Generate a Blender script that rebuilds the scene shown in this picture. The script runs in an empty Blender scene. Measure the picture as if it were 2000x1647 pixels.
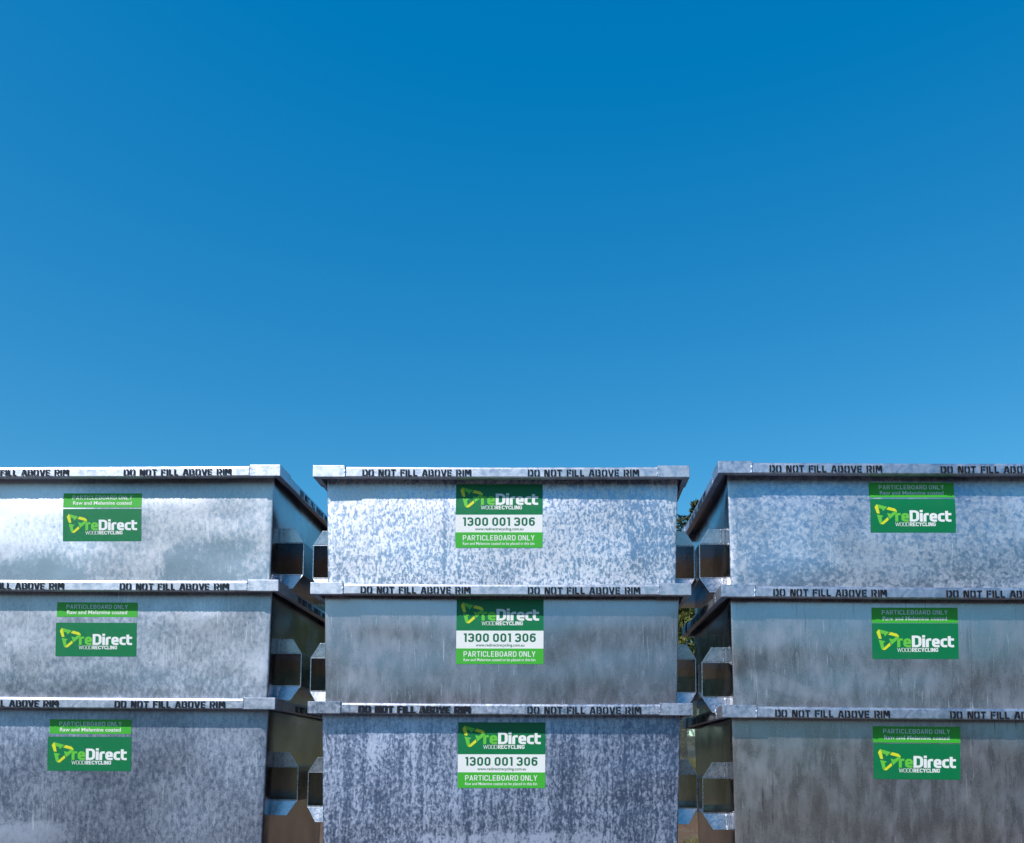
import bpy, bmesh, math, random
from mathutils import Vector, Matrix, noise
random.seed(7)
R = math.radians
sc = bpy.context.scene
C = sc.collection

# ------------------------------------------------------------------ camera, sky, sun, exposure
EYE = 1.03
cd = bpy.data.cameras.new('camera'); cam = bpy.data.objects.new('camera', cd); C.objects.link(cam)
cd.sensor_width = 36; cd.lens = 36 * 1650 / 2000
cd.shift_x = (1000 - 1090.8) / 2000; cd.shift_y = (1365.7 - 823.5) / 2000
cd.clip_start = .05; cd.clip_end = 5000
cam.location = (0, 0, EYE)
cam.rotation_euler = (Matrix.Rotation(R(90) + .0776, 4, 'X') @ Matrix.Rotation(.00248, 4, 'Z')).to_euler()
sc.camera = cam

SUN_AZ, SUN_EL = R(180 + 40.7), R(42.3)            # azimuth clockwise from +Y
sd = Vector((math.sin(SUN_AZ) * math.cos(SUN_EL), math.cos(SUN_AZ) * math.cos(SUN_EL), math.sin(SUN_EL)))
sl = bpy.data.lights.new('sun', 'SUN'); sl.energy = 4.8; sl.angle = R(.5); sl.color = (1, .96, .9)
so = bpy.data.objects.new('sun', sl); C.objects.link(so); so.location = (-20, -20, 30)
so.rotation_euler = (-sd).to_track_quat('-Z', 'Y').to_euler()
w = bpy.data.worlds.new('World'); sc.world = w; w.use_nodes = True
nt = w.node_tree; bg = nt.nodes['Background']
sky = nt.nodes.new('ShaderNodeTexSky'); sky.sky_type = 'NISHITA'; sky.sun_disc = False
sky.sun_elevation = SUN_EL; sky.sun_rotation = SUN_AZ
sky.altitude = 300; sky.air_density = 1.0; sky.dust_density = .3; sky.ozone_density = 3.0
# colour response of the photograph: deeper, more saturated blue than the physical sky
STR = .12
grade = nt.nodes.new('ShaderNodeVectorMath'); grade.operation = 'MULTIPLY_ADD'
grade.inputs[1].default_value = (1.12, 1.19, .86); grade.inputs[2].default_value = (-.037/STR, .055/STR, .242/STR)
clip = nt.nodes.new('ShaderNodeVectorMath'); clip.operation = 'MAXIMUM'; clip.inputs[1].default_value = (0, 0, 0)
hs = nt.nodes.new('ShaderNodeHueSaturation'); hs.inputs['Saturation'].default_value = 1.25
nt.links.new(sky.outputs[0], hs.inputs['Color']); nt.links.new(hs.outputs[0], grade.inputs[0])
nt.links.new(grade.outputs[0], clip.inputs[0]); nt.links.new(clip.outputs[0], bg.inputs['Color'])
bg.inputs['Strength'].default_value = STR
sc.view_settings.view_transform = 'Standard'; sc.view_settings.look = 'None'
sc.view_settings.exposure = 0; sc.view_settings.gamma = 1

# ------------------------------------------------------------------ helpers
def link(name, me, parent=None, mats=()):
    o = bpy.data.objects.new(name, me); C.objects.link(o)
    for m in mats: me.materials.append(m)
    if parent: o.parent = parent
    return o
def tag(o, label=None, cat=None, group=None, kind=None):
    if label: o['label'] = label
    if cat: o['category'] = cat
    if group: o['group'] = group
    if kind: o['kind'] = kind
    return o
def mesh(name, vs, fs, smooth=False):
    me = bpy.data.meshes.new(name); me.from_pydata(vs, [], fs); me.update()
    if smooth:
        for p in me.polygons: p.use_smooth = True
    return me
def add_box(vs, fs, x0, x1, y0, y1, z0, z1):
    b = len(vs)
    vs += [(x0,y0,z0),(x1,y0,z0),(x1,y1,z0),(x0,y1,z0),(x0,y0,z1),(x1,y0,z1),(x1,y1,z1),(x0,y1,z1)]
    fs += [tuple(b+i for i in f) for f in ((0,3,2,1),(4,5,6,7),(0,1,5,4),(1,2,6,5),(2,3,7,6),(3,0,4,7))]
def add_tube(vs, fs, pts, rad, n=6):
    rings = []
    for i, p in enumerate(pts):
        p = Vector(p); d = (Vector(pts[min(i+1, len(pts)-1)]) - Vector(pts[max(i-1, 0)])).normalized()
        u = d.orthogonal().normalized(); v = d.cross(u); r = rad[i] if hasattr(rad, '__len__') else rad
        rings.append(len(vs))
        for k in range(n):
            a = 2*math.pi*k/n; vs.append(tuple(p + (u*math.cos(a) + v*math.sin(a))*r))
    for a, b in zip(rings, rings[1:]):
        for k in range(n): fs.append((a+k, a+(k+1)%n, b+(k+1)%n, b+k))
    fs.append(tuple(rings[0]+k for k in range(n))[::-1]); fs.append(tuple(rings[-1]+k for k in range(n)))
def bevelled(name, vs, fs, width, seg=2, angle=30):
    bm = bmesh.new(); V = [bm.verts.new(v) for v in vs]
    for f in fs: bm.faces.new([V[i] for i in f])
    bmesh.ops.recalc_face_normals(bm, faces=bm.faces)
    es = [e for e in bm.edges if len(e.link_faces) == 2 and e.calc_face_angle() > R(angle)]
    bmesh.ops.bevel(bm, geom=es, offset=width, segments=seg, affect='EDGES', profile=.6)
    me = bpy.data.meshes.new(name); bm.to_mesh(me); bm.free()
    return me

# ------------------------------------------------------------------ materials
class N:
    def __init__(s, name):
        s.m = bpy.data.materials.new(name); s.m.use_nodes = True; s.t = s.m.node_tree
        s.b = s.t.nodes['Principled BSDF']
    def n(s, ty, **kw):
        x = s.t.nodes.new(ty)
        for k, v in kw.items(): setattr(x, k, v)
        return x
    def set(s, sock, v):
        if hasattr(v, 'is_output'): s.t.links.new(v, sock)
        else: sock.default_value = v
    def coords(s, scale=(1,1,1), loc=(0,0,0), rot=(0,0,0)):
        tc = s.n('ShaderNodeTexCoord'); mp = s.n('ShaderNodeMapping')
        s.t.links.new(tc.outputs['Object'], mp.inputs['Vector'])
        mp.inputs['Scale'].default_value = scale; mp.inputs['Location'].default_value = loc; mp.inputs['Rotation'].default_value = rot
        return mp.outputs[0]
    def noise(s, vec, scale, detail=5, rough=.6, dist=0.):
        x = s.n('ShaderNodeTexNoise'); s.t.links.new(vec, x.inputs['Vector'])
        x.inputs['Scale'].default_value = scale; x.inputs['Detail'].default_value = detail
        x.inputs['Roughness'].default_value = rough; x.inputs['Distortion'].default_value = dist
        return x.outputs['Fac']
    def voro(s, vec, scale, feature='F1'):
        x = s.n('ShaderNodeTexVoronoi', feature=feature); s.t.links.new(vec, x.inputs['Vector']); x.inputs['Scale'].default_value = scale
        return x
    def ramp(s, fac, lo, hi, a=0., b=1.):
        x = s.n('ShaderNodeMapRange', interpolation_type='SMOOTHSTEP')
        s.set(x.inputs['Value'], fac)
        for k, v in (('From Min', lo), ('From Max', hi), ('To Min', a), ('To Max', b)): s.set(x.inputs[k], v)
        return x.outputs[0]
    def math(s, op, a, b=0.):
        x = s.n('ShaderNodeMath', operation=op); s.set(x.inputs[0], a); s.set(x.inputs[1], b); return x.outputs[0]
    def mix(s, f, a, b, mode='MIX'):
        x = s.n('ShaderNodeMix', data_type='RGBA', blend_type=mode)
        s.set(x.inputs[0], f)
        for so_, v in ((x.inputs[6], a), (x.inputs[7], b)):
            s.set(so_, v if hasattr(v, 'is_output') else (*v, 1) if len(v) == 3 else v)
        return x.outputs[2]
    def bump(s, h, strength, dist=.002, prev=None):
        x = s.n('ShaderNodeBump'); x.inputs['Strength'].default_value = strength; x.inputs['Distance'].default_value = dist
        s.t.links.new(h, x.inputs['Height'])
        if prev is not None: s.t.links.new(prev, x.inputs['Normal'])
        return x.outputs[0]
    def out(s, **kw):
        for k, v in kw.items():
            k = k.replace('_', ' ')
            if k == 'Base Color' and not hasattr(v, 'is_output'): v = (*v, 1)
            s.set(s.b.inputs[k], v)
        return s.m

def galv(name, seed, dark=(.30,.34,.40), light=(.72,.74,.77), scale=28, stretch=(1,1,1), rot=0, lo=.42, hi=.6, speck=.25,
         speck_scale=120, streak=0., streak_scale=(45,45,1.6), big=.5, big_scale=1.6, r0=.33, r1=.55, m0=.95, m1=.45, bump=.25, tint=None, tint_amt=0.,
         spangle=.15, spangle_scale=30, scratch=0., dist=.6, scuffs_and_reflections=(), wave=.012, tone=.35, hair=0., hair_rot=25, dent=.35):
    hairs = []
    hue = lambda c: (c[0]*1.02, c[1]*.985, c[2]*1.04)
    dark, light = hue(dark), hue(light)
    g = N(name); off = (seed*3.7, seed*1.3, seed*2.1)
    v = g.coords((1,1,1), off); vs = g.coords(stretch, off, (0, rot, 0))
    n1 = g.noise(vs, scale, 6, .62, dist)
    n3 = g.noise(v, big_scale, 3, .55)
    n4 = g.noise(v, big_scale*3.3, 4, .6)
    fine = g.noise(v, speck_scale, 3, .7)
    vo = g.voro(v, spangle_scale); sp = g.n('ShaderNodeSeparateColor'); g.t.links.new(vo.outputs['Color'], sp.inputs[0])
    x = g.math('ADD', n1, g.math('MULTIPLY', g.math('SUBTRACT', n3, .5), big))
    x = g.math('ADD', x, g.math('MULTIPLY', g.math('SUBTRACT', n4, .5), big*.5))
    x = g.math('ADD', x, g.math('MULTIPLY', g.math('SUBTRACT', fine, .5), speck))
    x = g.math('ADD', x, g.math('MULTIPLY', g.math('SUBTRACT', sp.outputs[0], .5), spangle))
    if streak:
        st = g.noise(g.coords(streak_scale, off), 1, 4, .6)
        x = g.math('ADD', x, g.math('MULTIPLY', g.math('SUBTRACT', st, .5), streak))
    for (cx, cz, rx, rz, ro, gain) in scuffs_and_reflections:  # pale scuffs, a stain, and dark reflections painted into the colour
        tc = g.n('ShaderNodeTexCoord'); mp = g.n('ShaderNodeMapping', vector_type='TEXTURE'); g.t.links.new(tc.outputs['Object'], mp.inputs['Vector'])
        mp.inputs['Location'].default_value = (cx, .1, cz+1.35); mp.inputs['Rotation'].default_value = (0, R(ro), 0); mp.inputs['Scale'].default_value = (rx, 10, rz)
        ln = g.n('ShaderNodeVectorMath', operation='LENGTH'); g.t.links.new(mp.outputs[0], ln.inputs[0])
        k = g.ramp(g.math('ADD', ln.outputs['Value'], g.math('MULTIPLY', g.math('SUBTRACT', n4, .5), 1.2)), .5, 1.1, 1., 0.)
        x = g.math('ADD', x, g.math('MULTIPLY', k, gain))
    if hair:      # fine bright scuff lines
        for q, ro in ((0, hair_rot), (1, -hair_rot*1.7)):
            hv = g.coords((110,110,5), (seed*2.3+q*5, seed, seed*.6+q), (0, R(ro), 0))
            hn = g.ramp(g.noise(hv, 1, 3, .6, .8), .60, .74); ga = g.ramp(g.noise(g.coords((1,1,1.3), (seed+q*7,q,seed)), 3.1, 3, .6), .48, .66)
            hairs.append(g.math('MULTIPLY', hn, ga)); x = g.math('ADD', x, g.math('MULTIPLY', hairs[-1], hair))
    m = g.ramp(x, lo, hi)
    col = g.mix(m, dark, light)
    if tone:      # slow change of the coat from dull to bright
        lt = g.ramp(g.noise(v, big_scale*.9, 3, .6, .4), .3, .7, 1-tone, 1.+tone*.35)
        cm = g.n('ShaderNodeCombineColor')
        for q in range(3): g.t.links.new(lt, cm.inputs[q])
        col = g.mix(1., col, cm.outputs[0], 'MULTIPLY')
    if tint is not None:
        tn = g.ramp(g.noise(v, big_scale*.8, 3, .5, .3), .38, .62)
        col = g.mix(g.math('MULTIPLY', tn, tint_amt), col, tint)
    for hm in hairs: col = g.mix(g.math('MULTIPLY', hm, .55), col, (.88,.89,.90))
    rough = g.ramp(m, 0., 1., r0, r1)
    if scratch:
        sv = g.coords((70,70,2.2), (seed, seed*.7, seed*.4), (0, R(6), 0))
        sk = g.noise(sv, 1, 3, .55, .5); gate = g.ramp(g.noise(v, 2.4, 2, .5), .42, .6)
        sk = g.math('MULTIPLY', g.ramp(sk, .60, .70), g.math('MULTIPLY', gate, scratch))
        col = g.mix(sk, col, tuple(c*.28 for c in dark))
    nb = g.bump(n1, bump, .0015)
    nb = g.bump(n4, dent, .004, nb)
    if wave: nb = g.bump(g.noise(g.coords((.8,1,1.6), off), 2.1, .6, .4), 1., wave, nb)     # the sheet is not quite flat
    return g.out(Base_Color=col, Metallic=g.ramp(m, 0., 1., m0, m1), Roughness=rough, Normal=nb)

def plain(name, col, rough=.5, metal=0., spec=.5):
    g = N(name); return g.out(Base_Color=col, Roughness=rough, Metallic=metal, Specular_IOR_Level=spec)

def vinyl(name, col, rough=.38):
    g = N(name); v = g.coords(); n = g.noise(v, 9, 4, .6); d = g.noise(v, 90, 3, .6)
    c = g.mix(g.math('MULTIPLY', g.ramp(n, .4, .75), .14), col, tuple(min(1, c*.7+.06) for c in col))
    return g.out(Base_Color=c, Roughness=g.ramp(d, .3, .7, rough-.06, rough+.1), Specular_IOR_Level=.35, Normal=g.bump(g.noise(v, 14, 2), .12, .002))

M = {}
M['dark_green'] = vinyl('vinyl_dark_green', (.002, .17, .058))
M['lime'] = vinyl('vinyl_lime', (.055, .42, .035))
M['white'] = vinyl('vinyl_white', (.80, .80, .80))
M['logo_green'] = vinyl('vinyl_logo_green', (.13, .52, .05))
M['logo_yellow'] = vinyl('vinyl_logo_yellow', (.68, .70, .025))
M['number_green'] = vinyl('vinyl_number_green', (.004, .14, .06))
def paint(name, worn):
    g = N(name); v = g.coords(); a = g.noise(v, 60, 5, .7); b = g.noise(v, 5, 3, .6)
    k = g.ramp(g.math('ADD', a, g.math('MULTIPLY', b, .6)), .92-worn, 1.06-worn)
    return g.out(Base_Color=g.mix(k, (.006,.009,.018), (.30,.34,.40)), Roughness=.7, Specular_IOR_Level=.25, Metallic=g.math('MULTIPLY', k, .6))
M['stencil'] = paint('stencil_paint', -.2); M['stencil_worn'] = paint('stencil_paint_worn', .0)

BODY = {  # front sheet of each bin: its own zinc patina, plus some reflections put into the colour
 'L1': galv('zinc_pale_speckled', 1, (.40,.46,.50), (.67,.69,.72), 50, lo=.12, hi=.72, speck=.40, speck_scale=140, big=.9, big_scale=1.2, r0=.36, r1=.46, m0=.92, m1=.78, stretch=(1,1,.65), spangle=.06, dist=.2, hair=.2, hair_rot=8, tone=.3, wave=.02, scuffs_and_reflections=((.62,-.54,.46,.18,-12,-.34),(-.42,-.60,.40,.15,0,-.34))),  # both dark patches are reflected hills painted into the zinc colour
 'L2': galv('zinc_grey_speckled', 2, (.32,.36,.41), (.70,.72,.77), 50, lo=.12, hi=.84, speck=.45, speck_scale=130, big=.9, big_scale=1.1, r0=.34, r1=.44, m0=.92, m1=.80, stretch=(1,1,.6), spangle=.06, dist=.2, hair=.25, hair_rot=10, tone=.4, wave=.02, scuffs_and_reflections=((.3,-.60,.9,.16,0,-.14),)),  # mirrored hillside painted in as a darker foot of the sheet
 'L3': galv('zinc_dark_speckled', 3, (.20,.24,.33), (.52,.57,.67), 56, lo=.16, hi=.82, speck=.6, speck_scale=125, big=.4, big_scale=1.3, r0=.36, r1=.46, m0=.92, m1=.80, streak=.2, stretch=(1,1,.5), spangle=.05, dist=.3, hair=.15, hair_rot=6, tone=.3, wave=.016, scuffs_and_reflections=((-.42,-.74,.32,.08,0,.26),)),
 'C1': galv('zinc_white_mottled', 4, (.42,.49,.60), (.84,.86,.88), 76, rot=R(35), stretch=(1,1,.5), lo=.34, hi=.62, speck=.28, speck_scale=170, big=.22, big_scale=1.7, r0=.34, r1=.50, m0=.92, m1=.66, spangle=.14, spangle_scale=90, dist=.5, streak=.1, streak_scale=(30,30,2), tone=.2, wave=.014, scuffs_and_reflections=((.78,-.33,.14,.34,0,-.06),(-.31,-.40,.012,.5,0,-.10))),  # first patch darkens the right side, second is the thin vertical stain
 'C2': galv('zinc_smooth_sheen', 5, (.31,.285,.31), (.56,.52,.555), 15, rot=R(-38), lo=.04, hi=1., speck=.3, speck_scale=110, big=.25, big_scale=1.4, r0=.20, r1=.34, m0=.95, m1=.85, streak=.12, streak_scale=(60,60,6), dent=.05, spangle=.03, stretch=(1,1,.42), dist=.3, scratch=.3, hair=.7, hair_rot=28, tone=.12, wave=.014, scuffs_and_reflections=((-.62,-.28,.26,.10,-35,.14),(-.70,-.52,.16,.10,40,.14))),
 'C3': galv('zinc_drip_mottled', 6, (.20,.25,.38), (.60,.66,.80), 80, stretch=(1,1,.45), rot=R(12), lo=.30, hi=.74, speck=.36, speck_scale=170, big=.16, big_scale=1.6, r0=.34, r1=.48, m0=.92, m1=.74, spangle=.14, spangle_scale=90, streak=.6, streak_scale=(34,34,1.1), dist=.5, tone=.2, wave=.014, scuffs_and_reflections=((-.66,-.24,.06,.10,25,.12),(.12,-.715,.62,.05,0,.15))),
 'R1': galv('zinc_crackled_blue', 7, (.40,.46,.56), (.76,.78,.81), 44, lo=.16, hi=.78, speck=.40, speck_scale=150, big=.7, big_scale=1.7, r0=.32, r1=.44, m0=.92, m1=.72, spangle=.24, spangle_scale=64, dist=.5, hair=.3, hair_rot=50, tone=.25, wave=.018, scuffs_and_reflections=((-.62,-.56,.36,.10,0,-.16),)),  # patch darkens the lower left of the sheet
 'R2': galv('zinc_smooth_grey', 8, (.38,.35,.36), (.66,.61,.625), 15, rot=R(-24), stretch=(1,1,.42), lo=.04, hi=1., speck=.3, speck_scale=110, big=.25, big_scale=1.3, r0=.21, r1=.35, m0=.95, m1=.82, streak=.12, streak_scale=(60,60,6), scratch=.5, hair=.7, hair_rot=40, tint=(.56,.52,.50), tint_amt=.35, dent=.05, spangle=.03, dist=.3, tone=.14, wave=.014, scuffs_and_reflections=((-.66,-.50,.24,.05,18,.14),(-.70,-.24,.22,.10,-20,.14))),
 'R3': galv('zinc_brown_grey', 9, (.34,.33,.34), (.63,.61,.62), 15, rot=R(7), stretch=(1,1,.35), lo=.04, hi=1., speck=.3, speck_scale=110, big=.25, big_scale=1.2, r0=.22, r1=.36, m0=.95, m1=.80, streak=.18, streak_scale=(60,60,5), scratch=.7, hair=.5, hair_rot=12, tint=(.50,.44,.415), tint_amt=.5, dent=.05, spangle=.03, dist=.3, tone=.14, wave=.014, scuffs_and_reflections=((-.80,-.32,.16,.04,38,.16),)),  # brown tint puts the reflected ground into the sheet's colour
}
M['side'] = galv('zinc_side_sheet', 11, (.40,.415,.425), (.56,.57,.58), 6, lo=.3, hi=.7, speck=.15, big=.6, r0=.17, r1=.27, m0=1., m1=1., spangle=.04, bump=.08, wave=.008)
M['guide'] = galv('zinc_guide_plate', 15, (.30,.33,.36), (.50,.53,.57), 45, lo=.15, hi=.85, speck=.3, big=.3, big_scale=4, r0=.24, r1=.34, m0=.95, m1=.85, spangle=.04, bump=.1, wave=.002, tone=.2)
RIM = [galv('zinc_rim_pale', 12, (.42,.46,.52), (.62,.65,.69), 30, lo=.15, hi=.75, speck=.3, big=.4, big_scale=3, r0=.34, r1=.46, m0=.92, m1=.75, spangle=.05, tone=.15, wave=.004),
       galv('zinc_rim_grey', 13, (.36,.41,.49), (.60,.64,.71), 30, lo=.15, hi=.75, speck=.3, big=.4, big_scale=3, r0=.34, r1=.46, m0=.92, m1=.75, spangle=.05, tone=.2, wave=.004),
       galv('zinc_rim_dull', 14, (.26,.30,.37), (.54,.57,.64), 40, lo=.2, hi=.7, speck=.35, big=.4, big_scale=4, r0=.34, r1=.46, m0=.92, m1=.75, spangle=.05, streak=.5, streak_scale=(60,60,8), tone=.2, wave=.004)]

# ------------------------------------------------------------------ lettering (own stroke alphabet)
def arc_path(pts, closed, seg=5):
    """pts (x,y[,r]) -> polyline with rounded corners"""
    out = []; n = len(pts)
    for i, p in enumerate(pts):
        r = p[2] if len(p) > 2 else 0
        P = Vector(p[:2])
        if r == 0 or (not closed and i in (0, n-1)): out.append(P); continue
        A = Vector(pts[i-1][:2]); B = Vector(pts[(i+1) % n][:2])
        a = (A-P).normalized(); b = (B-P).normalized(); ang = a.angle(b)
        d = min(r/math.tan(ang/2), (A-P).length*.499, (B-P).length*.499); rr = d*math.tan(ang/2)
        c = P + (a+b).normalized()*(rr/math.sin(ang/2))
        s, e = P+a*d - c, P+b*d - c
        a0 = math.atan2(s.y, s.x); a1 = math.atan2(e.y, e.x); da = (a1-a0+math.pi) % (2*math.pi) - math.pi
        for k in range(seg+1):
            t = a0+da*k/seg; out.append(c + Vector((math.cos(t), math.sin(t)))*rr)
    q = [out[0]]
    for p in out[1:]:
        if (p-q[-1]).length > 1e-5: q.append(p)
    if closed and (q[0]-q[-1]).length < 1e-5: q.pop()
    return q
def ribbon(pts, t, closed=False):
    q = arc_path(pts, closed); n = len(q); L = []; Rr = []
    for i in range(n):
        if closed: d0 = (q[i]-q[i-1]).normalized(); d1 = (q[(i+1) % n]-q[i]).normalized()
        else:
            d0 = (q[i]-q[i-1]).normalized() if i else (q[1]-q[0]).normalized()
            d1 = (q[i+1]-q[i]).normalized() if i < n-1 else d0
        m = (d0+d1).normalized(); nn = Vector((-m.y, m.x)); k = t/2/max(.35, m.dot(d1))
        L.append(q[i]+nn*k); Rr.append(q[i]-nn*k)
    vs = L+Rr; fs = [(n+i, n+i+1, i+1, i) for i in range(n-1)]
    if closed: fs.append((2*n-1, n, 0, n-1))
    return [(v.x, v.y) for v in vs], fs
def glyph(ch, t):
    """strokes: list of (points, closed); cap height 1; returns strokes, advance width"""
    l = t/2; lo, hi = t/2, 1-t/2; w = .60; r = w-t/2; c = w/2; mid = .5; k = .2
    S = lambda *p: (list(p), False)
    K = lambda *p: (list(p), True)
    O = K((l,lo,k),(r,lo,k),(r,hi,k),(l,hi,k))
    G = {
     'A': ([S((l*.8,0),(c-.01+l*.15,1)), S((w-l*.8,0),(c+.01-l*.15,1)), S((.15,.27),(w-.15,.27))], w),
     'B': ([K((l,lo),(r,lo,k),(r,mid,k),(l,mid)), S((l,mid+t*.5),(l,hi),(r-.03,hi,k),(r-.03,mid+t*.2))], w),
     'C': ([S((r,.30),(r,lo,k),(l,lo,k),(l,hi,k),(r,hi,k),(r,.70))], w),
     'D': ([K((l,lo),(r,lo,k),(r,hi,k),(l,hi))], w),
     'E': ([S((.52,lo),(l,lo),(l,hi),(.52,hi)), S((t,mid),(.47,mid))], .54),
     'F': ([S((l,0),(l,hi),(.52,hi)), S((t,mid-.02),(.47,mid-.02))], .53),
     'G': ([S((r,.70),(r,hi,k),(l,hi,k),(l,lo,k),(r,lo,k),(r,.47),(c,.47))], w),
     'I': ([S((l,0),(l,1))], t),
     'L': ([S((l,1),(l,lo),(.5,lo))], .5),
     'M': ([S((l,0),(l,1)), S((.75-l,0),(.75-l,1)), S((t*.8,.97),(.375,.35),(.75-t*.8,.97))], .75),
     'N': ([S((l,0),(l,1)), S((r+.02,0),(r+.02,1)), S((t*.8,.97),(w+.02-t*.8,.03))], w+.02),
     'O': ([O], w),
     'P': ([S((l,0),(l,hi),(r,hi,k),(r,.44,k),(t,.44))], w),
     'R': ([S((l,0),(l,hi),(r,hi,k),(r,.46,k),(t,.46)), S((c,.46-l),(w-l*.7,0))], w),
     'T': ([S((0,hi),(w-.04,hi)), S((c-.02,0),(c-.02,1-t))], w-.04),
     'V': ([S((l*.8,1),(c-.01,0)), S((w-l*.8,1),(c+.01,0))], w),
     'W': ([S((l*.8,1),(.24,0),), S((.24,0),(.45,.9)), S((.45,.9),(.66,0)), S((.66,0),(.9-l*.8,1))], .9),
     'Y': ([S((l*.8,1),(c,.42)), S((w-l*.8,1),(c,.42)), S((c,.44),(c,0))], w),
     '0': ([K((l,lo,.24),(r,lo,.24),(r,hi,.24),(l,hi,.24))], w),
     '1': ([S((.02,hi),(.32-l,hi),(.32-l,0))], .32),
     '3': ([S((l,.74),(l,hi,k),(r,hi,k),(r,mid,k*.8),(.2,mid)), S((r-.06,mid-.01),(r,mid-.02,k*.6),(r,lo,k),(l,lo,k),(l,.27))], w),
     '6': ([K((l,lo,k),(r,lo,k),(r,.6,k),(l,.6,k)), S((l,.45),(l,hi,.26),(r,hi,k),(r,.78))], w),
     ' ': ([], .13)}
    return G[ch]
def stencil_glyph(ch, t):
    l = t/2; lo, hi = t/2, 1-t/2; w = .66; r = w-t/2; c = w/2; g = .09; k = .26
    S = lambda *p: (list(p), False)
    G = {
     'D': ([S((l,0),(l,1)), S((t+g,hi),(r,hi,k),(r,lo,k),(t+g,lo))], w),
     'O': ([S((c-g/2,hi),(l,hi,k),(l,lo,k),(c-g/2,lo)), S((c+g/2,hi),(r,hi,k),(r,lo,k),(c+g/2,lo))], w+.02),
     'N': ([S((l,0),(l,1)), S((w-l,0),(w-l,1)), S((t+.03,1),(w-t-.03,0))], w),
     'T': ([S((0,hi),(.6,hi)), S((.3,0),(.3,1-t-g*.5))], .6),
     'F': ([S((l,0),(l,1)), S((t+g*.6,hi),(.56,hi)), S((t+g*.6,.5),(.5,.5))], .56),
     'I': ([S((l,0),(l,1))], t),
     'L': ([S((l,1),(l,lo),(.52,lo))], .54),
     'A': ([S((l*.7,0),(c-.04,1)), S((w-l*.7,0),(c+.04+l*.5,1)), S((.3,.28),(w-.2,.28))], w+.02),
     'B': ([S((l,0),(l,1)), S((t+g,hi),(r-.02,hi,k*.7),(r-.02,.53,k*.7),(.36,.53)), S((.40,.46),(r,.46,k*.7),(r,lo,k*.7),(t+g,lo))], w),
     'V': ([S((l*.8,1),(c-.03,0)), S((w-l*.8,1),(c+.05,0))], w),
     'E': ([S((l,0),(l,1)), S((t+g*.6,hi),(.56,hi)), S((t+g*.6,.5),(.52,.5)), S((t+g*.6,lo),(.56,lo))], .57),
     'R': ([S((l,0),(l,1)), S((t+g,hi),(r,hi,k*.7),(r,.45,k*.7),(t+g,.45)), S((c+.02,.45-l-.02),(w-l*.7,0))], w),
     'M': ([S((l,0),(l,1)), S((.8-l,0),(.8-l,1)), S((t+.03,1),(.39,.3)), S((.8-t-.03,1),(.41,.3))], .8),
     ' ': ([], .32)}
    return G[ch]
def brand_glyph(ch, t):
    """heavy rounded lettering, drawn narrow and stretched so that stems come out thicker than bars"""
    x = .76; h = x-t/2; l = t/2; lo = t/2
    S = lambda *p: (list(p), False); K = lambda *p: (list(p), True)
    G = {
     'r': ([S((l,0),(l,h,.14),(.36,h))], .36),
     'e': ([S((t,.37),(.50-l,.37),(.50-l,h,.16),(l,h,.16),(l,lo,.16),(.48,lo))], .50),
     'D': ([K((l,lo),(.62-l,lo,.24),(.62-l,1-l,.24),(l,1-l))], .62),
     'i': ([S((l,0),(l,x)), S((l,.83),(l,1.03))], t),
     'c': ([S((.44,h),(l,h,.16),(l,lo,.16),(.44,lo))], .44),
     't': ([S((l,.95),(l,lo,.14),(.40,lo)), S((t,h),(.40,h))], .40)}
    return G[ch]
def set_text(text, x0, x1, y0, h, t, table=glyph, gap=.13):
    """flat polygons of a line of text fitted to x0..x1, baseline y0, cap height h -> list of (verts, faces)"""
    polys = []; x = 0
    for ch in text:
        strokes, wd = table(ch, t)
        for j, (pts, closed) in enumerate(strokes):
            vs, fs = ribbon(pts, t, closed)
            polys.append(([(vx+x, vy) for vx, vy in vs], fs, j))
        x += wd+gap
    W = x-gap; s = (x1-x0)/W
    return [([(x0+vx*s, y0+vy*h) for vx, vy in vs], fs, j) for vs, fs, j in polys]
def font_text(text, x0, x1, y0, h, bold=0.):
    cu = bpy.data.curves.new('line', 'FONT'); cu.body = text; cu.offset = bold; cu.resolution_u = 3
    o = bpy.data.objects.new('line', cu); C.objects.link(o); bpy.context.view_layer.update()
    me = bpy.data.meshes.new_from_object(o.evaluated_get(bpy.context.evaluated_depsgraph_get()))
    vs = [v.co.copy() for v in me.vertices]; fs = [tuple(p.vertices) for p in me.polygons]
    bpy.data.objects.remove(o); bpy.data.curves.remove(cu); bpy.data.meshes.remove(me)
    a, b = min(v.x for v in vs), max(v.x for v in vs); s = (x1-x0)/(b-a)
    return [([(x0+(v.x-a)*s, y0+v.y*h/.69) for v in vs], fs, 0)]

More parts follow.
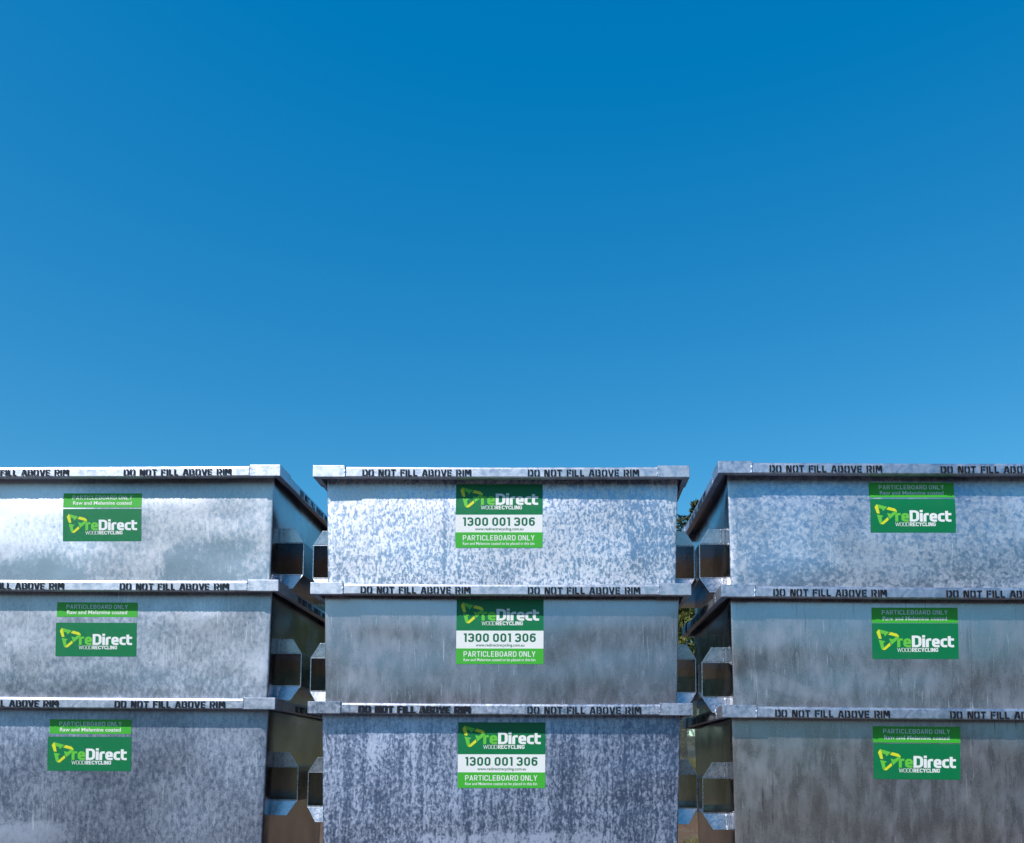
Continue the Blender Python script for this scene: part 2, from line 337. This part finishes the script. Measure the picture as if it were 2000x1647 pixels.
# ------------------------------------------------------------------ the bins
HW, LEN, RH = 1.0, 1.35, .058          # half width and length over the rim, rim height
FW, SW = .083, .048                    # rim overhang over front wall / side wall
BH, TAPER = 1.35, .025                 # bin height, inward taper of the walls per metre
def bulge(seed, u, v):
    """outward swell of the front sheet; u -1..1 across, v 0..1 down"""
    e = max(0, 1-abs(u)**6) * min(1, v*9)
    n = noise.noise(Vector((u*1.6+seed*5.1, v*1.1, seed*.7)))*.5+.5
    n2 = noise.noise(Vector((u*4.1+seed*2.3, v*2.7, seed*1.9+9)))
    sw = {4: .010, 7: .016, 1: .002}.get(seed, 0)     # the top bins are pushed out a little more below the rim
    return max(0, e*((.0030+sw)*max(0, math.sin(math.pi*min(1, v/.47)))**.6*(1-u*u*.5) + .0032*n + .0009*n2))
def body_mesh(seed):
    lv = [-.0105]+[-.0565 - (BH-.0565)*(k/44) for k in range(45)]
    NF, NS, NC, rad = 56, 10, 4, .007
    vs, fs, tags = [], [], []
    for z in lv:
        ins = TAPER*(-z-.058)
        x, y0, y1 = HW-SW-ins, FW+ins, LEN-FW-ins
        ring = []
        for k in range(NF+1): ring.append((-x+rad+(2*x-2*rad)*k/NF, y0, 0))
        for k in range(1, NC): a = math.pi/2*k/NC; ring.append((x-rad+rad*math.sin(a), y0+rad-rad*math.cos(a), 1))
        for k in range(NS+1): ring.append((x, y0+rad+(y1-y0-2*rad)*k/NS, 1))
        for k in range(1, NC): a = math.pi/2*k/NC; ring.append((x-rad+rad*math.cos(a), y1-rad+rad*math.sin(a), 1))
        for k in range(NS+1): ring.append((x-rad-(2*x-2*rad)*k/NS, y1, 1))
        for k in range(1, NC): a = math.pi/2*k/NC; ring.append((-x+rad-rad*math.sin(a), y1-rad+rad*math.cos(a), 1))
        for k in range(NS+1): ring.append((-x, y1-rad-(y1-y0-2*rad)*k/NS, 1))
        for k in range(1, NC): a = math.pi/2*k/NC; ring.append((-x+rad-rad*math.cos(a), y0+rad-rad*math.sin(a), 1))
        n = len(ring)
        for (px, py, s) in ring:
            if s == 0: py -= bulge(seed, px/(HW-SW), (-z-.058)/(BH-.058))
            else:
                py_ = py
                if abs(abs(px)-x) < 1e-6: px += math.copysign(.002*noise.noise(Vector((py*3, z*3, seed+px))), px)
            vs.append((px, py, z+BH))
    mats = []
    for r in range(len(lv)-1):
        for k in range(n):
            a, b = r*n+k, r*n+(k+1) % n
            fs.append((a, a+n, b+n, b)); mats.append(0 if k < NF+NC or k > n-NC-1 else 1)
    fs.append(tuple((len(lv)-1)*n+k for k in range(n))); mats.append(1)         # floor
    # inner skin
    b0 = len(vs); t = .004
    for z in (-.0105, -BH+.006):
        ins = TAPER*(-z-.058)+t
        x, y0, y1 = HW-SW-ins, FW+ins, LEN-FW-ins
        vs += [(-x,y0,z+BH),(x,y0,z+BH),(x,y1,z+BH),(-x,y1,z+BH)]
    for f in ((0,1,5,4),(1,2,6,5),(2,3,7,6),(3,0,4,7),(4,5,6,7)): fs.append(tuple(b0+i for i in f)); mats.append(1)
    me = mesh('bin_body', vs, fs, True)
    for p, m in zip(me.polygons, mats): p.material_index = m
    me.polygons[len(mats)-6].use_smooth = False
    return me
def ring_mesh(seed):
    prof = [(0,-.012),(.0022,-.0035),(.006,-.0008),(.014,0),(1,0),(1,-.010),(.10,-.010),(.10,-RH+.005),(.40,-RH+.005),(.40,-RH),(.008,-RH),(.002,-RH+.0015),(0,-RH+.006)]
    NX, NY = 48, 24; pts = []
    for k in range(NX): pts.append((-1+2*k/NX, 0))
    for k in range(NY): pts.append((1, k/NY))
    for k in range(NX): pts.append((1-2*k/NX, 1))
    for k in range(NY): pts.append((-1, 1-k/NY))
    vs, fs = [], []; n = len(pts); m = len(prof)
    for (u, v) in pts:
        wob = .0016*noise.noise(Vector((u*3+seed*7, v*3, seed))); sag = -.003*(1-u*u) if v == 0 else 0
        for (s, z) in prof:
            xo, yo = u*HW, v*LEN; xi = u*(HW-SW-.004); yi = (FW+.004)+(LEN-2*FW-.008)*v
            if s < 1 and s > 0 and s < .03:      # bevel given in metres
                q = Vector((xi-xo, yi-yo)); q = q*(s/FW if abs(v-.5) == .5 else s/SW); px, py = xo+q.x, yo+q.y
            else: px, py = xo+(xi-xo)*s, yo+(yi-yo)*s
            if s < .5: py += wob if v == 0 else 0
            vs.append((px, py, z+sag+BH))
    for i in range(n):
        for j in range(m):
            a, b = i*m+j, i*m+(j+1) % m; c, d = ((i+1) % n)*m+(j+1) % m, ((i+1) % n)*m+j
            fs.append((a, d, c, b))
    return mesh('bin_rim', vs, fs)
def corner_mesh(sx, back):
    p, L, t = .0045, .165, .030
    pl = [(-p,-p),(L,-p),(L,t),(t,t),(t,L),(-p,L)]
    vs = [(a, b, z) for z in (-RH-.0025, .0045) for a, b in pl]
    fs = [(0,1,2,3,4,5)[::-1], (6,7,8,9,10,11)] + [(i, (i+1) % 6, 6+(i+1) % 6, 6+i) for i in range(6)]
    me = bevelled('corner', vs, fs, .004, 3)
    bm = bmesh.new(); bm.from_mesh(me)
    bv, bf = [], []
    for q in range(2):
        pts = []
        for k in range(9):
            z = -RH+.002+(RH-.001)*k/8; d = L+.001+random.uniform(-.0015,.0015)
            pts.append((d, -.002, z) if q == 0 else (-.002, d, z))
        add_tube(bv, bf, pts, [.0042+random.uniform(-.0008,.0012) for _ in pts], 6)
    V = [bm.verts.new(v) for v in bv]
    for f in bf: bm.faces.new([V[i] for i in f])
    for v in bm.verts:
        x, y, z = v.co
        v.co = (sx*(HW-x), LEN-y if back else y, z+BH)
    bmesh.ops.recalc_face_normals(bm, faces=bm.faces)
    bm.to_mesh(me); bm.free(); return me
PZ0, PZ1, PX, PY0, PY1 = -.555, -.365, 1.066, .243, 1.12
def pocket_mesh(sx):
    vs, fs = [], []; t = .005; xi = .927
    add_box(vs, fs, PX-t, PX, PY0, PY1, PZ0, PZ1)
    add_box(vs, fs, xi, PX-t-.0004, PY0+.0005, PY1, PZ1-t, PZ1-.0004)
    add_box(vs, fs, xi, PX-t-.0004, PY0+.0005, PY1, PZ0+.0004, PZ0+t)
    me = bevelled('pocket', [(sx*x, y, z+BH) for x, y, z in vs], fs, .0015, 2)
    for p in me.polygons: p.material_index = 1 if p.normal.y < -.3 and p.center.y < PY0+.01 else 0
    return me
def guide_mesh(sx, top):
    """mouth plate of a fork pocket: trapezoid leaning a little towards the front"""
    t = .005; z0, z1 = (PZ1+.0006, PZ1+.080) if top else (PZ0-.0006, PZ0-.082)
    lean = .003 if top else .022; vs = []
    for dy in (0, t):
        vs += [(.927, PY0+dy, z0), (PX-.002, PY0+dy, z0), (PX-.052, PY0-lean+dy, z1), (.927, PY0-lean+dy, z1)]
    fs = [(0,1,2,3),(7,6,5,4)] + [(i, 4+i, 4+(i+1) % 4, (i+1) % 4) for i in range(4)]
    me = bevelled('guide', [(sx*x, y, z+BH) for x, y, z in vs], fs, .0015, 2)
    # weld bead where the plate meets the side sheet
    bm = bmesh.new(); bm.from_mesh(me); bv, bf = [], []
    pts = []; rr = []
    for k in range(8):
        f = k/7; z = z0+(z1-z0)*f; xx = HW-SW-TAPER*(-z-.058)+.003
        pts.append((sx*xx, PY0-lean*f-.002, z+BH)); rr.append(.0035+random.uniform(-.0008,.0012))
    add_tube(bv, bf, pts, rr, 6)
    V = [bm.verts.new(v) for v in bv]
    for f in bf: bm.faces.new([V[i] for i in f])
    bmesh.ops.recalc_face_normals(bm, faces=bm.faces); bm.to_mesh(me); bm.free(); return me

def flat_polys(name, polys, place, parent, mat, layer):
    vs, fs = [], []
    for v2, f2, j in polys:
        b = len(vs); vs += [place(x, y, layer+j*.00015) for x, y in v2]; fs += [tuple(b+i for i in f) for f in f2]
    return link(name, mesh(name, vs, fs), parent, (mat,) if not isinstance(mat, (list, tuple)) else mat)

# the emblem: three folded arrows chasing round a triangle (units: sticker width)
def U(pts): return [((x-140)/1765, -(y-515)/1765) for x, y in pts]
ARROW_Y = [U(p) for p in ([(228,580),(270,517),(298,548),(332,718),(275,712)], [(515,575),(645,610),(683,650),(690,674),(628,668),(470,628)], [(498,792),(516,850),(402,945),(340,938),(386,893)])]
ARROW_G = [U(p) for p in ([(272,515),(490,575),(400,665),(380,618),(318,602),(300,546)], [(690,677),(690,702),(530,838),(485,705),(562,724),(630,671)], [(272,735),(412,766),(366,800),(384,893),(338,936),(318,905)])]

def logo(st, place, top):
    """mark and company lettering; top = y of the emblem's upper edge (sticker widths)"""
    q = lambda p: [(x, y+top) for x, y in p]
    flat = lambda L: [(q(p), [tuple(range(len(p)))[::-1]], 0) for p in L]
    em = flat_polys('emblem', flat(ARROW_G), place, st, M['logo_green'], .0006)
    flat_polys('emblem_band', flat(ARROW_Y), place, em, M['logo_yellow'], .0006) if False else None
    vs, fs, mi = [], [], []
    for L, m in ((ARROW_G, 0), (ARROW_Y, 1)):
        for p in L:
            b = len(vs); vs += [place(x, y, .0006) for x, y in q(p)]; fs.append(tuple(range(b, b+len(p)))[::-1]); mi.append(m)
    em.data = mesh('emblem', vs, fs); em.data.materials.append(M['logo_green']); em.data.materials.append(M['logo_yellow'])
    for p, m in zip(em.data.polygons, mi): p.material_index = m
    X = lambda x: (x-140)/1765
    base = top-(888-515)/1765; cap = 240/1765
    P = set_text('reDirect', X(650), X(1814), base, cap, .195, brand_glyph, .04)
    xs = X(938)
    g = [p for p in P if max(v[0] for v in p[0]) < xs+.004]; wt = [p for p in P if p not in g]
    b2 = top-(983-515)/1765; c2 = 80/1765
    wt += set_text('WOOD', X(652), X(934), b2, c2, .085, glyph, .06) + set_text('RECYCLING', X(948), X(1486), b2, c2, .185, glyph, .07)
    flat_polys('company_lettering', g, place, st, M['logo_green'], .0006)
    flat_polys('company_lettering', wt, place, st, M['white'], .0006)

def sticker(root, seed, u0, v0, wd, ht, ang, name, base_mat, skew=0.):
    """a vinyl sheet lying on the (slightly swollen) front wall; returns its object and a placing function in sticker widths"""
    ca, sa = math.cos(R(ang)), math.sin(R(ang)); sk = math.tan(R(skew))
    def place(x, y, off):
        X = x*wd+y*wd*sk; Y = y*wd
        u = u0+X*ca-Y*sa; v = v0+X*sa+Y*ca
        yy = FW+TAPER*(-v-.058)-bulge(seed, u/(HW-SW), (-v-.058)/(BH-.058))
        return (u, yy-.0012-off, v+BH)
    n, m = 16, 10; vs, fs = [], []
    for j in range(m+1):
        for i in range(n+1): vs.append(place(i/n, -ht/wd*j/m, 0))
    for j in range(m):
        for i in range(n): a = j*(n+1)+i; fs.append((a, a+n+1, a+n+2, a+1))
    return link(name, mesh(name, vs, fs, True), root, (base_mat,)), place
def band(st, place, name, y0, y1, mat):
    n = 16; vs, fs = [], []
    for j in range(4):
        for i in range(n+1): vs.append(place(i/n, -(y0+(y1-y0)*j/3), .0003))
    for j in range(3):
        for i in range(n): a = j*(n+1)+i; fs.append((a, a+n+1, a+n+2, a+1))
    return link(name, mesh(name, vs, fs, True), st, (mat,))

def big_sticker(root, seed, u0, v0, wd, ht, ang):
    st, pl = sticker(root, seed, u0, v0, wd, ht, ang, 'sticker', M['dark_green'])
    band(st, pl, 'white_band', .3659, .5711, M['white']); band(st, pl, 'lime_band', .5711, ht/wd-.0002, M['lime'])
    logo(st, pl, -.038)
    flat_polys('phone_number', set_text('1300 001 306', .0835, .9115, -.4968, .1, .19, glyph, .14), pl, st, M['number_green'], .0006)
    flat_polys('web_address', font_text('www.redirectrecycling.com.au', .2236, .7806, -.5475, .032, .016), pl, st, M['number_green'], .0006)
    flat_polys('notice_lettering', set_text('PARTICLEBOARD ONLY', .085, .908, -.6652, .0609, .135, glyph, .15)
               + font_text('Raw and Melamine coated to be placed in this bin', .085, .908, -.7165, .0325, .008), pl, st, M['white'], .0006)
def small_stickers(root, seed, strip, main):
    u0, v0, wd, ht, ang, sk = strip
    st, pl = sticker(root, seed, u0, v0, wd, ht, ang, 'notice_sticker', M['lime'], sk)
    flat_polys('notice_lettering', set_text('PARTICLEBOARD ONLY', .117, .882, -.0815, .052, .14, glyph, .15)
               + font_text('Raw and Melamine coated', .127, .874, -.1475, .044, .016), pl, st, M['white'], .0006)
    u0, v0, wd, ht, ang, sk = main
    st, pl = sticker(root, seed, u0, v0, wd, ht, ang, 'company_sticker', M['dark_green'], sk)
    logo(st, pl, -.066)

WORDS = 'DO NOT FILL ABOVE RIM'
def wobble(polys):
    out, cx, dx, dy = [], None, 0, 0
    for vs, fs, j in polys:
        if j == 0: dx, dy = random.uniform(-.0007,.0007), random.uniform(-.0007,.0007)
        out.append(([(x+dx, y+dy) for x, y in vs], fs, j))
    return out
def stencil(rim, seed, worn):
    mat = M['stencil_worn'] if worn else M['stencil']
    def front(x, y, off): return (x, -.0022-off-.0016, y+BH-.003*(1-x*x))
    for q, (a, b) in enumerate(((-.740, -.160), (.1425, .7346))):
        j = random.uniform(-.0012, .0012); P = wobble(set_text(WORDS, a, b, -.0525+j, .0365, .185, stencil_glyph, .12))
        if worn and q == 0:          # sprayed twice, the second pass slipped
            P += [([(x+.0065, y+.0015) for x, y in vs], fs, k+3) for vs, fs, k in P]
        flat_polys('stencil_lettering', P, front, rim, mat if q == 0 else M['stencil'], 0)
    for sx in (-1, 1):
        def side(x, y, off): return (sx*(HW+.0012+off), (.36+x if sx > 0 else .99-x), y+BH)
        flat_polys('stencil_lettering', set_text(WORDS, 0, .585, -.0525, .0365, .185, stencil_glyph, .12), side, rim, mat, 0)

corner_meshes = {(sx, bk): corner_mesh(sx, bk) for sx in (-1, 1) for bk in (False, True)}
pocket_meshes = {sx: pocket_mesh(sx) for sx in (-1, 1)}
guide_meshes = {(sx, tp): guide_mesh(sx, tp) for sx in (-1, 1) for tp in (True, False)}
for me in pocket_meshes.values(): me.materials.append(M['side']); me.materials.append(M['guide'])
for me in guide_meshes.values(): me.materials.append(M['guide'])
for me in corner_meshes.values(): me.materials.append(RIM[0])

def make_bin(key, loc, yaw, roll, label, rimmat, worn, stickers):
    seed = 'L1 L2 L3 C1 C2 C3 R1 R2 R3'.split().index(key)+1
    root = bpy.data.objects.new('skip_bin', None); C.objects.link(root)
    root.empty_display_size = .2
    Mx = Matrix.Rotation(yaw, 4, 'Z') @ Matrix.Rotation(roll, 4, 'Y')
    root.rotation_euler = Mx.to_euler()
    root.location = Vector(loc) - Mx.to_3x3() @ Vector((0, 0, BH))        # loc = middle of the rim's front top edge
    tag(root, label, 'bin', 'galvanised bins stacked three high')
    link('body', body_mesh(seed), root, (BODY[key], M['side']))
    rim = link('rim', ring_mesh(seed), root, (rimmat,))
    stencil(rim, seed, worn)
    for (sx, bk), me in corner_meshes.items():
        o = link('corner_sleeve', me, rim); o.material_slots[0].link = 'OBJECT'; o.material_slots[0].material = rimmat
    for sx in (-1, 1):
        p = link('fork_pocket', pocket_meshes[sx], root)
        for tp in (True, False): link('guide_plate', guide_meshes[sx, tp], p)
    stickers(root, seed)
    return root

big = lambda *a: (lambda root, seed: big_sticker(root, seed, *a))
two = lambda a, b: (lambda root, seed: small_stickers(root, seed, a, b))
bins = [
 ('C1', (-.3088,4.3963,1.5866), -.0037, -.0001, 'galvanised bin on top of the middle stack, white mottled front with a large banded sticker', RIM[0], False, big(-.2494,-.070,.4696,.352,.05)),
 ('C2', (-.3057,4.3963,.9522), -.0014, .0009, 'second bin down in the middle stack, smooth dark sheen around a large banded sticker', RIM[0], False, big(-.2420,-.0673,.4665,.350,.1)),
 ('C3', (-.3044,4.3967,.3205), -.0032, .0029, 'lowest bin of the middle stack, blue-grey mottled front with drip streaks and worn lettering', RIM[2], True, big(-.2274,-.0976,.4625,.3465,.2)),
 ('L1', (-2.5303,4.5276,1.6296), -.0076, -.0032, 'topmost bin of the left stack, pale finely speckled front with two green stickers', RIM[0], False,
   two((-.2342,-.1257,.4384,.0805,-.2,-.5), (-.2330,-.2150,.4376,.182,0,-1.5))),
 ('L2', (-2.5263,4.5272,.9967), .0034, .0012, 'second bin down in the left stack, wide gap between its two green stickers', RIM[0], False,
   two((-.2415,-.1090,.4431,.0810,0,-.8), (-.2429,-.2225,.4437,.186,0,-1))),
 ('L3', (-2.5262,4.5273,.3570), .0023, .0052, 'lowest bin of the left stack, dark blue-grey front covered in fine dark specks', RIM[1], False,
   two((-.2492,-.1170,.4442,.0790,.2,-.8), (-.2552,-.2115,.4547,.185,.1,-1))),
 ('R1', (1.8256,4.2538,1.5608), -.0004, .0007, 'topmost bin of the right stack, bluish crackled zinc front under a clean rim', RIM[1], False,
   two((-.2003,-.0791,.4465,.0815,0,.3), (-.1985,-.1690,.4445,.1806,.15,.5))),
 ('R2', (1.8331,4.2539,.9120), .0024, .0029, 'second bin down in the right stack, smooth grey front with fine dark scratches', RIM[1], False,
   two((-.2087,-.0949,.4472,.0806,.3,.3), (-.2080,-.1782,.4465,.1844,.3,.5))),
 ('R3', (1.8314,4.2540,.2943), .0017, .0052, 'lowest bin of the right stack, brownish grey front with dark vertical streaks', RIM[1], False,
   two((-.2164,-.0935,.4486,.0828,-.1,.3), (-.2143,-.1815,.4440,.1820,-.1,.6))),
]
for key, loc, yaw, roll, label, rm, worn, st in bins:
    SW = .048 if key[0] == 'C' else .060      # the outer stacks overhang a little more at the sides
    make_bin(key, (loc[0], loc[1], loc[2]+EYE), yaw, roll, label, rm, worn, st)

# ------------------------------------------------------------------ ground, bank and far hills
def ground_z(x, y):
    z = -.0145*max(-6, min(6, x))
    if y > 13: t = min(1, (y-13)/8); z += 1.05*t*t*(3-2*t)
    if y > 21: z += min(2.5, (y-21)*.05)
    z += .05*noise.noise(Vector((x*.35, y*.35, 0)))*max(0, min(1, (y-8)/4))
    return z
xs = [-900,-400,-200,-100,-60,-40,-30]+[-24+i*.6 for i in range(81)]+[30,40,60,100,200,400,900]
ys = [-900,-400,-200,-100,-50,-25,-12,-6,0,3]+[6+i*.5 for i in range(50)]+[34,40,50,70,110,200,400,900]
vs = [(x, y, ground_z(x, y)) for y in ys for x in xs]
fs = [(j*len(xs)+i, j*len(xs)+i+1, (j+1)*len(xs)+i+1, (j+1)*len(xs)+i) for j in range(len(ys)-1) for i in range(len(xs)-1)]
g = N('dirt_and_mulch'); v = g.coords()
a = g.noise(v, 1.2, 6, .6); b = g.noise(v, 22, 6, .7); vo = g.voro(g.coords((1,1.6,1)), 26)
col = g.mix(g.ramp(b, .35, .7), (.055,.028,.014), (.24,.12,.055)); col = g.mix(g.math('MULTIPLY', g.ramp(a, .45, .7), .6), col, (.16,.12,.075))
sep = g.n('ShaderNodeSeparateXYZ'); g.t.links.new(v, sep.inputs[0])
bank = g.ramp(g.math('ADD', sep.outputs[1], g.math('MULTIPLY', a, 3.)), 15.5, 18.)
col = g.mix(bank, col, g.mix(g.ramp(b, .35, .65), (.022,.027,.009), (.075,.066,.028)))
g.out(Base_Color=col, Roughness=.95, Normal=g.bump(b, .7, .03))
tag(link('ground', mesh('ground', vs, fs, True), None, (g.m,)), kind='structure')

# dark compacted yard the bins and the photographer stand on
vs = [(x, y, -.0145*max(-6, min(6, x))+.006) for y in (-45,-20,0,3,8.2) for x in (-60,-20,-6,-3,0,3,6,20,60)]
fs = [(j*9+i, j*9+i+1, j*9+i+10, j*9+i+9) for j in range(4) for i in range(8)]
g = N('compacted_gravel'); v = g.coords(); n1 = g.noise(v, .7, 5, .6); n2 = g.noise(v, 45, 4, .7)
g.out(Base_Color=g.mix(g.ramp(n2, .3, .7), (.032,.026,.021), g.mix(n1, (.10,.078,.06), (.075,.068,.06))), Roughness=.92, Normal=g.bump(n2, .6, .012))
tag(link('yard', mesh('yard', vs, fs, True), None, (g.m,)), kind='structure')

# wooded hills all round (what the steel mirrors from behind the camera)
vs, fs = [], []; NA, NR = 160, 9
for i in range(NA):
    an = 2*math.pi*i/NA
    for j in range(NR):
        f = j/(NR-1); r = 62+34*f
        h = (9+3.2*noise.noise(Vector((math.cos(an)*3, math.sin(an)*3, 1)))) * math.sin(min(1, f*1.5)*math.pi/2)
        h += 1.5*noise.noise(Vector((math.cos(an)*26, math.sin(an)*26, f*3)))*min(1, f*4)
        if math.sin(an) > .15: h *= .35
        vs.append((math.cos(an)*r, math.sin(an)*r, h-.6 if j else -1.5))
for i in range(NA):
    for j in range(NR-1):
        a_, b_ = i*NR+j, ((i+1) % NA)*NR+j; fs.append((a_, b_, b_+1, a_+1))
g = N('wooded_hillside'); v = g.coords(); n1 = g.noise(v, .5, 6, .7); n2 = g.noise(v, .12, 3)
g.out(Base_Color=g.mix(g.ramp(n1, .35, .65), (.012,.02,.010), g.mix(g.ramp(n2, .4, .6), (.05,.07,.03), (.10,.085,.05))), Roughness=1., Normal=g.bump(n1, 1., .8))
tag(link('hills', mesh('hills', vs, fs, True), None, (g.m,)), kind='structure')

# ------------------------------------------------------------------ plants
def leaf_mat(name, a, b):
    g = N(name); oi = g.n('ShaderNodeNewGeometry'); n = g.noise(g.coords(), 1.6, 3)
    col = g.mix(g.ramp(oi.outputs['Random Per Island'], 0., 1.), a, b); col = g.mix(g.math('MULTIPLY', n, .5), col, a)
    return g.out(Base_Color=col, Roughness=.6, Specular_IOR_Level=.3)
LEAF_DARK = leaf_mat('gum_leaves', (.025,.035,.016), (.10,.115,.05)); BUSH_DARK = leaf_mat('dark_bush_leaves', (.010,.016,.007), (.04,.05,.02)); LEAF_YELLOW = leaf_mat('yellow_green_leaves', (.06,.075,.015), (.20,.20,.04))
g = N('bark'); v = g.coords((6,6,1.2)); n = g.noise(v, 3, 5, .65); BARK = g.out(Base_Color=g.mix(g.ramp(n,.35,.7), (.06,.045,.035), (.24,.20,.16)), Roughness=.9, Normal=g.bump(n, .6, .02))
def leaf_cloud(rng, clumps, per, size):
    vs, fs = [], []
    for (c, rad) in clumps:
        for _ in range(per):
            d = Vector((rng.gauss(0,1), rng.gauss(0,1), rng.gauss(0,1))).normalized()*rad*rng.random()**.45
            p = Vector(c)+Vector((d.x, d.y, d.z*.75))
            a = Vector((rng.gauss(0,1), rng.gauss(0,1), rng.gauss(0,.8))).normalized(); b = a.orthogonal().normalized()
            b = Matrix.Rotation(rng.random()*6.28, 3, a) @ b
            s = size*rng.uniform(.6,1.3); k = len(vs)
            vs += [tuple(p-a*s), tuple(p+b*s*.32), tuple(p+a*s), tuple(p-b*s*.32)]; fs.append((k,k+1,k+2,k+3))
    return vs, fs
def tree(name, base, h, crown_w, label, cat, mat, seed, nclump, per, size, low=.35, trunk_r=.14, tips=()):
    rng = random.Random(seed); bz = ground_z(base[0], base[1])
    root = bpy.data.objects.new(name, None); C.objects.link(root); root.location = (base[0], base[1], bz-.05); tag(root, label, cat)
    clumps = []
    for i in range(nclump):
        f = rng.random(); z = h*(low+(1-low)*f*.93); rr = crown_w*math.sqrt(max(.04, 1-(2*f-.9)**2))*rng.uniform(.3,1); an = rng.random()*6.28
        clumps.append(((math.cos(an)*rr, math.sin(an)*rr, z), crown_w*rng.uniform(.2,.36)))
    clumps += [((tx, ty, tz), tr) for tx, ty, tz, tr in tips]
    link('crown', mesh('crown', *leaf_cloud(rng, clumps, per, size)), root, (mat,))
    vs, fs = [], []; top = (rng.uniform(-.2,.2), rng.uniform(-.2,.2), h*.8)
    add_tube(vs, fs, [(0,0,0), (.06*h*.1,0,h*.25), (top[0]*.6,top[1]*.6,h*.5), top], [trunk_r, trunk_r*.8, trunk_r*.55, trunk_r*.15], 8)
    for c, _ in clumps[:26]+clumps[nclump:]:
        z0 = c[2]*rng.uniform(.45,.7); s = Vector((top[0]*.6*z0/h, top[1]*.6*z0/h, z0)); e = Vector(c)
        add_tube(vs, fs, [s, (s+e)/2+Vector((0,0,-.05*h*rng.random())), e], [trunk_r*.35, trunk_r*.2, trunk_r*.06], 5)
    link('trunk', mesh('trunk', vs, fs, True), root, (BARK,))
    return root
tree('gum_tree', (3.9, 26.5), 7.6, 1.5, 'tall gum tree whose ragged crown peeks between the middle and right stacks', 'tree', LEAF_DARK, 3, 80, 150, .10, low=.2, tips=((.50,0,8.12,.16),(.44,.05,7.95,.13),(.36,.05,7.72,.1),(.05,0,7.55,.36),(-.12,.1,7.0,.45)))
tree('bush', (3.3, 24.3), 4.8, 1.6, 'sunlit yellow-green bush behind the wire fence, seen through the right gap', 'bush', LEAF_YELLOW, 5, 80, 170, .08, low=.08, trunk_r=.06)
for i, (x, y, h, wd, lab) in enumerate(((-13.5, 30, 6.6, 3.2, 'wide dark bush far left on the bank, hidden behind the left stack'), (-7.6, 29, 6.2, 3.0, 'round dark bush on the bank behind the left stack'),
        (-2.4, 28.5, 6.0, 2.8, 'dark bush on the bank behind the gap left of the middle stack'), (1.6, 28.5, 5.6, 2.3, 'dark bush on the bank directly behind the middle stack'),
        (6.9, 28, 6.0, 2.5, 'dark bush on the bank just right of the gum tree'), (11.6, 29, 6.4, 3.1, 'broad dark bush on the bank far behind the right stack'), (17.5, 30, 6.6, 3.2, 'outermost dark bush at the right end of the bank'))):
    t = tree('bush', (x, y), h, wd, lab, 'bush', BUSH_DARK, 20+i, 80, 130, .2, low=.08, trunk_r=.1); t['group'] = 'dark bushes along the bank'
# grass on the bank
rng = random.Random(4); vs, fs = [], []
for _ in range(9000):
    x, y = rng.uniform(.5, 6.5), rng.uniform(15.5, 23)
    tuft = rng.random() < .1
    if tuft: x, y = rng.gauss(2.0, .14), rng.gauss(11.3, .25)
    p = Vector((x, y, ground_z(x, y)-.01)); an = rng.random()*6.28; hh = rng.uniform(.04, .13) if tuft else rng.uniform(.08, .28); s = Vector((math.cos(an), math.sin(an), 0))*(.004 if tuft else .008)
    tip = p+Vector((rng.gauss(0,.06), rng.gauss(0,.06), hh)); k = len(vs)
    vs += [tuple(p-s), tuple(p+s), tuple(tip)]; fs.append((k, k+1, k+2))
tag(link('grass', mesh('grass', vs, fs), None, (leaf_mat('dry_grass', (.07,.08,.02), (.32,.26,.10)),)), 'patchy dry grass on the bank behind the bins', 'grass', kind='stuff')

# chain-link fence on the bank
FY, FX0, FX1 = 21.2, .6, 7.2
fr = bpy.data.objects.new('chain_link_fence', None); C.objects.link(fr); fr.location = (FX0, FY, ground_z(FX0, FY))
tag(fr, 'grey chain-link fence along the top of the bank, glimpsed through the right gap', 'fence')
steel = plain('fence_wire', (.34,.33,.30), .5, .6)
vs, fs = [], []; FH, D = 1.7, .075; L = FX1-FX0
k = -FH
while k < L:
    for sgn in (1, -1):
        x0, x1 = k, k+FH
        za, zb = (0, FH) if sgn > 0 else (FH, 0)
        if x0 < 0: za += (zb-za)*(-x0/FH); x0 = 0
        if x1 > L: zb = za+(zb-za)*((L-x0)/(x1-x0)); x1 = L
        add_tube(vs, fs, [(x0, .004*sgn, za+.03), (x1, .004*sgn, zb+.03)], .0035, 3)
    k += D
link('wire_mesh', mesh('wire_mesh', vs, fs), fr, (steel,))
vs, fs = [], []; add_tube(vs, fs, [(0,.03,FH+.05),(L,.03,FH+.05)], .022, 8); link('top_rail', mesh('top_rail', vs, fs, True), fr, (steel,))
for i in range(4):
    vs, fs = [], []; x = L*i/3; add_tube(vs, fs, [(x,.06,-.4),(x,.06,FH+.12)], .03, 8); link('post', mesh('post', vs, fs, True), fr, (steel,))
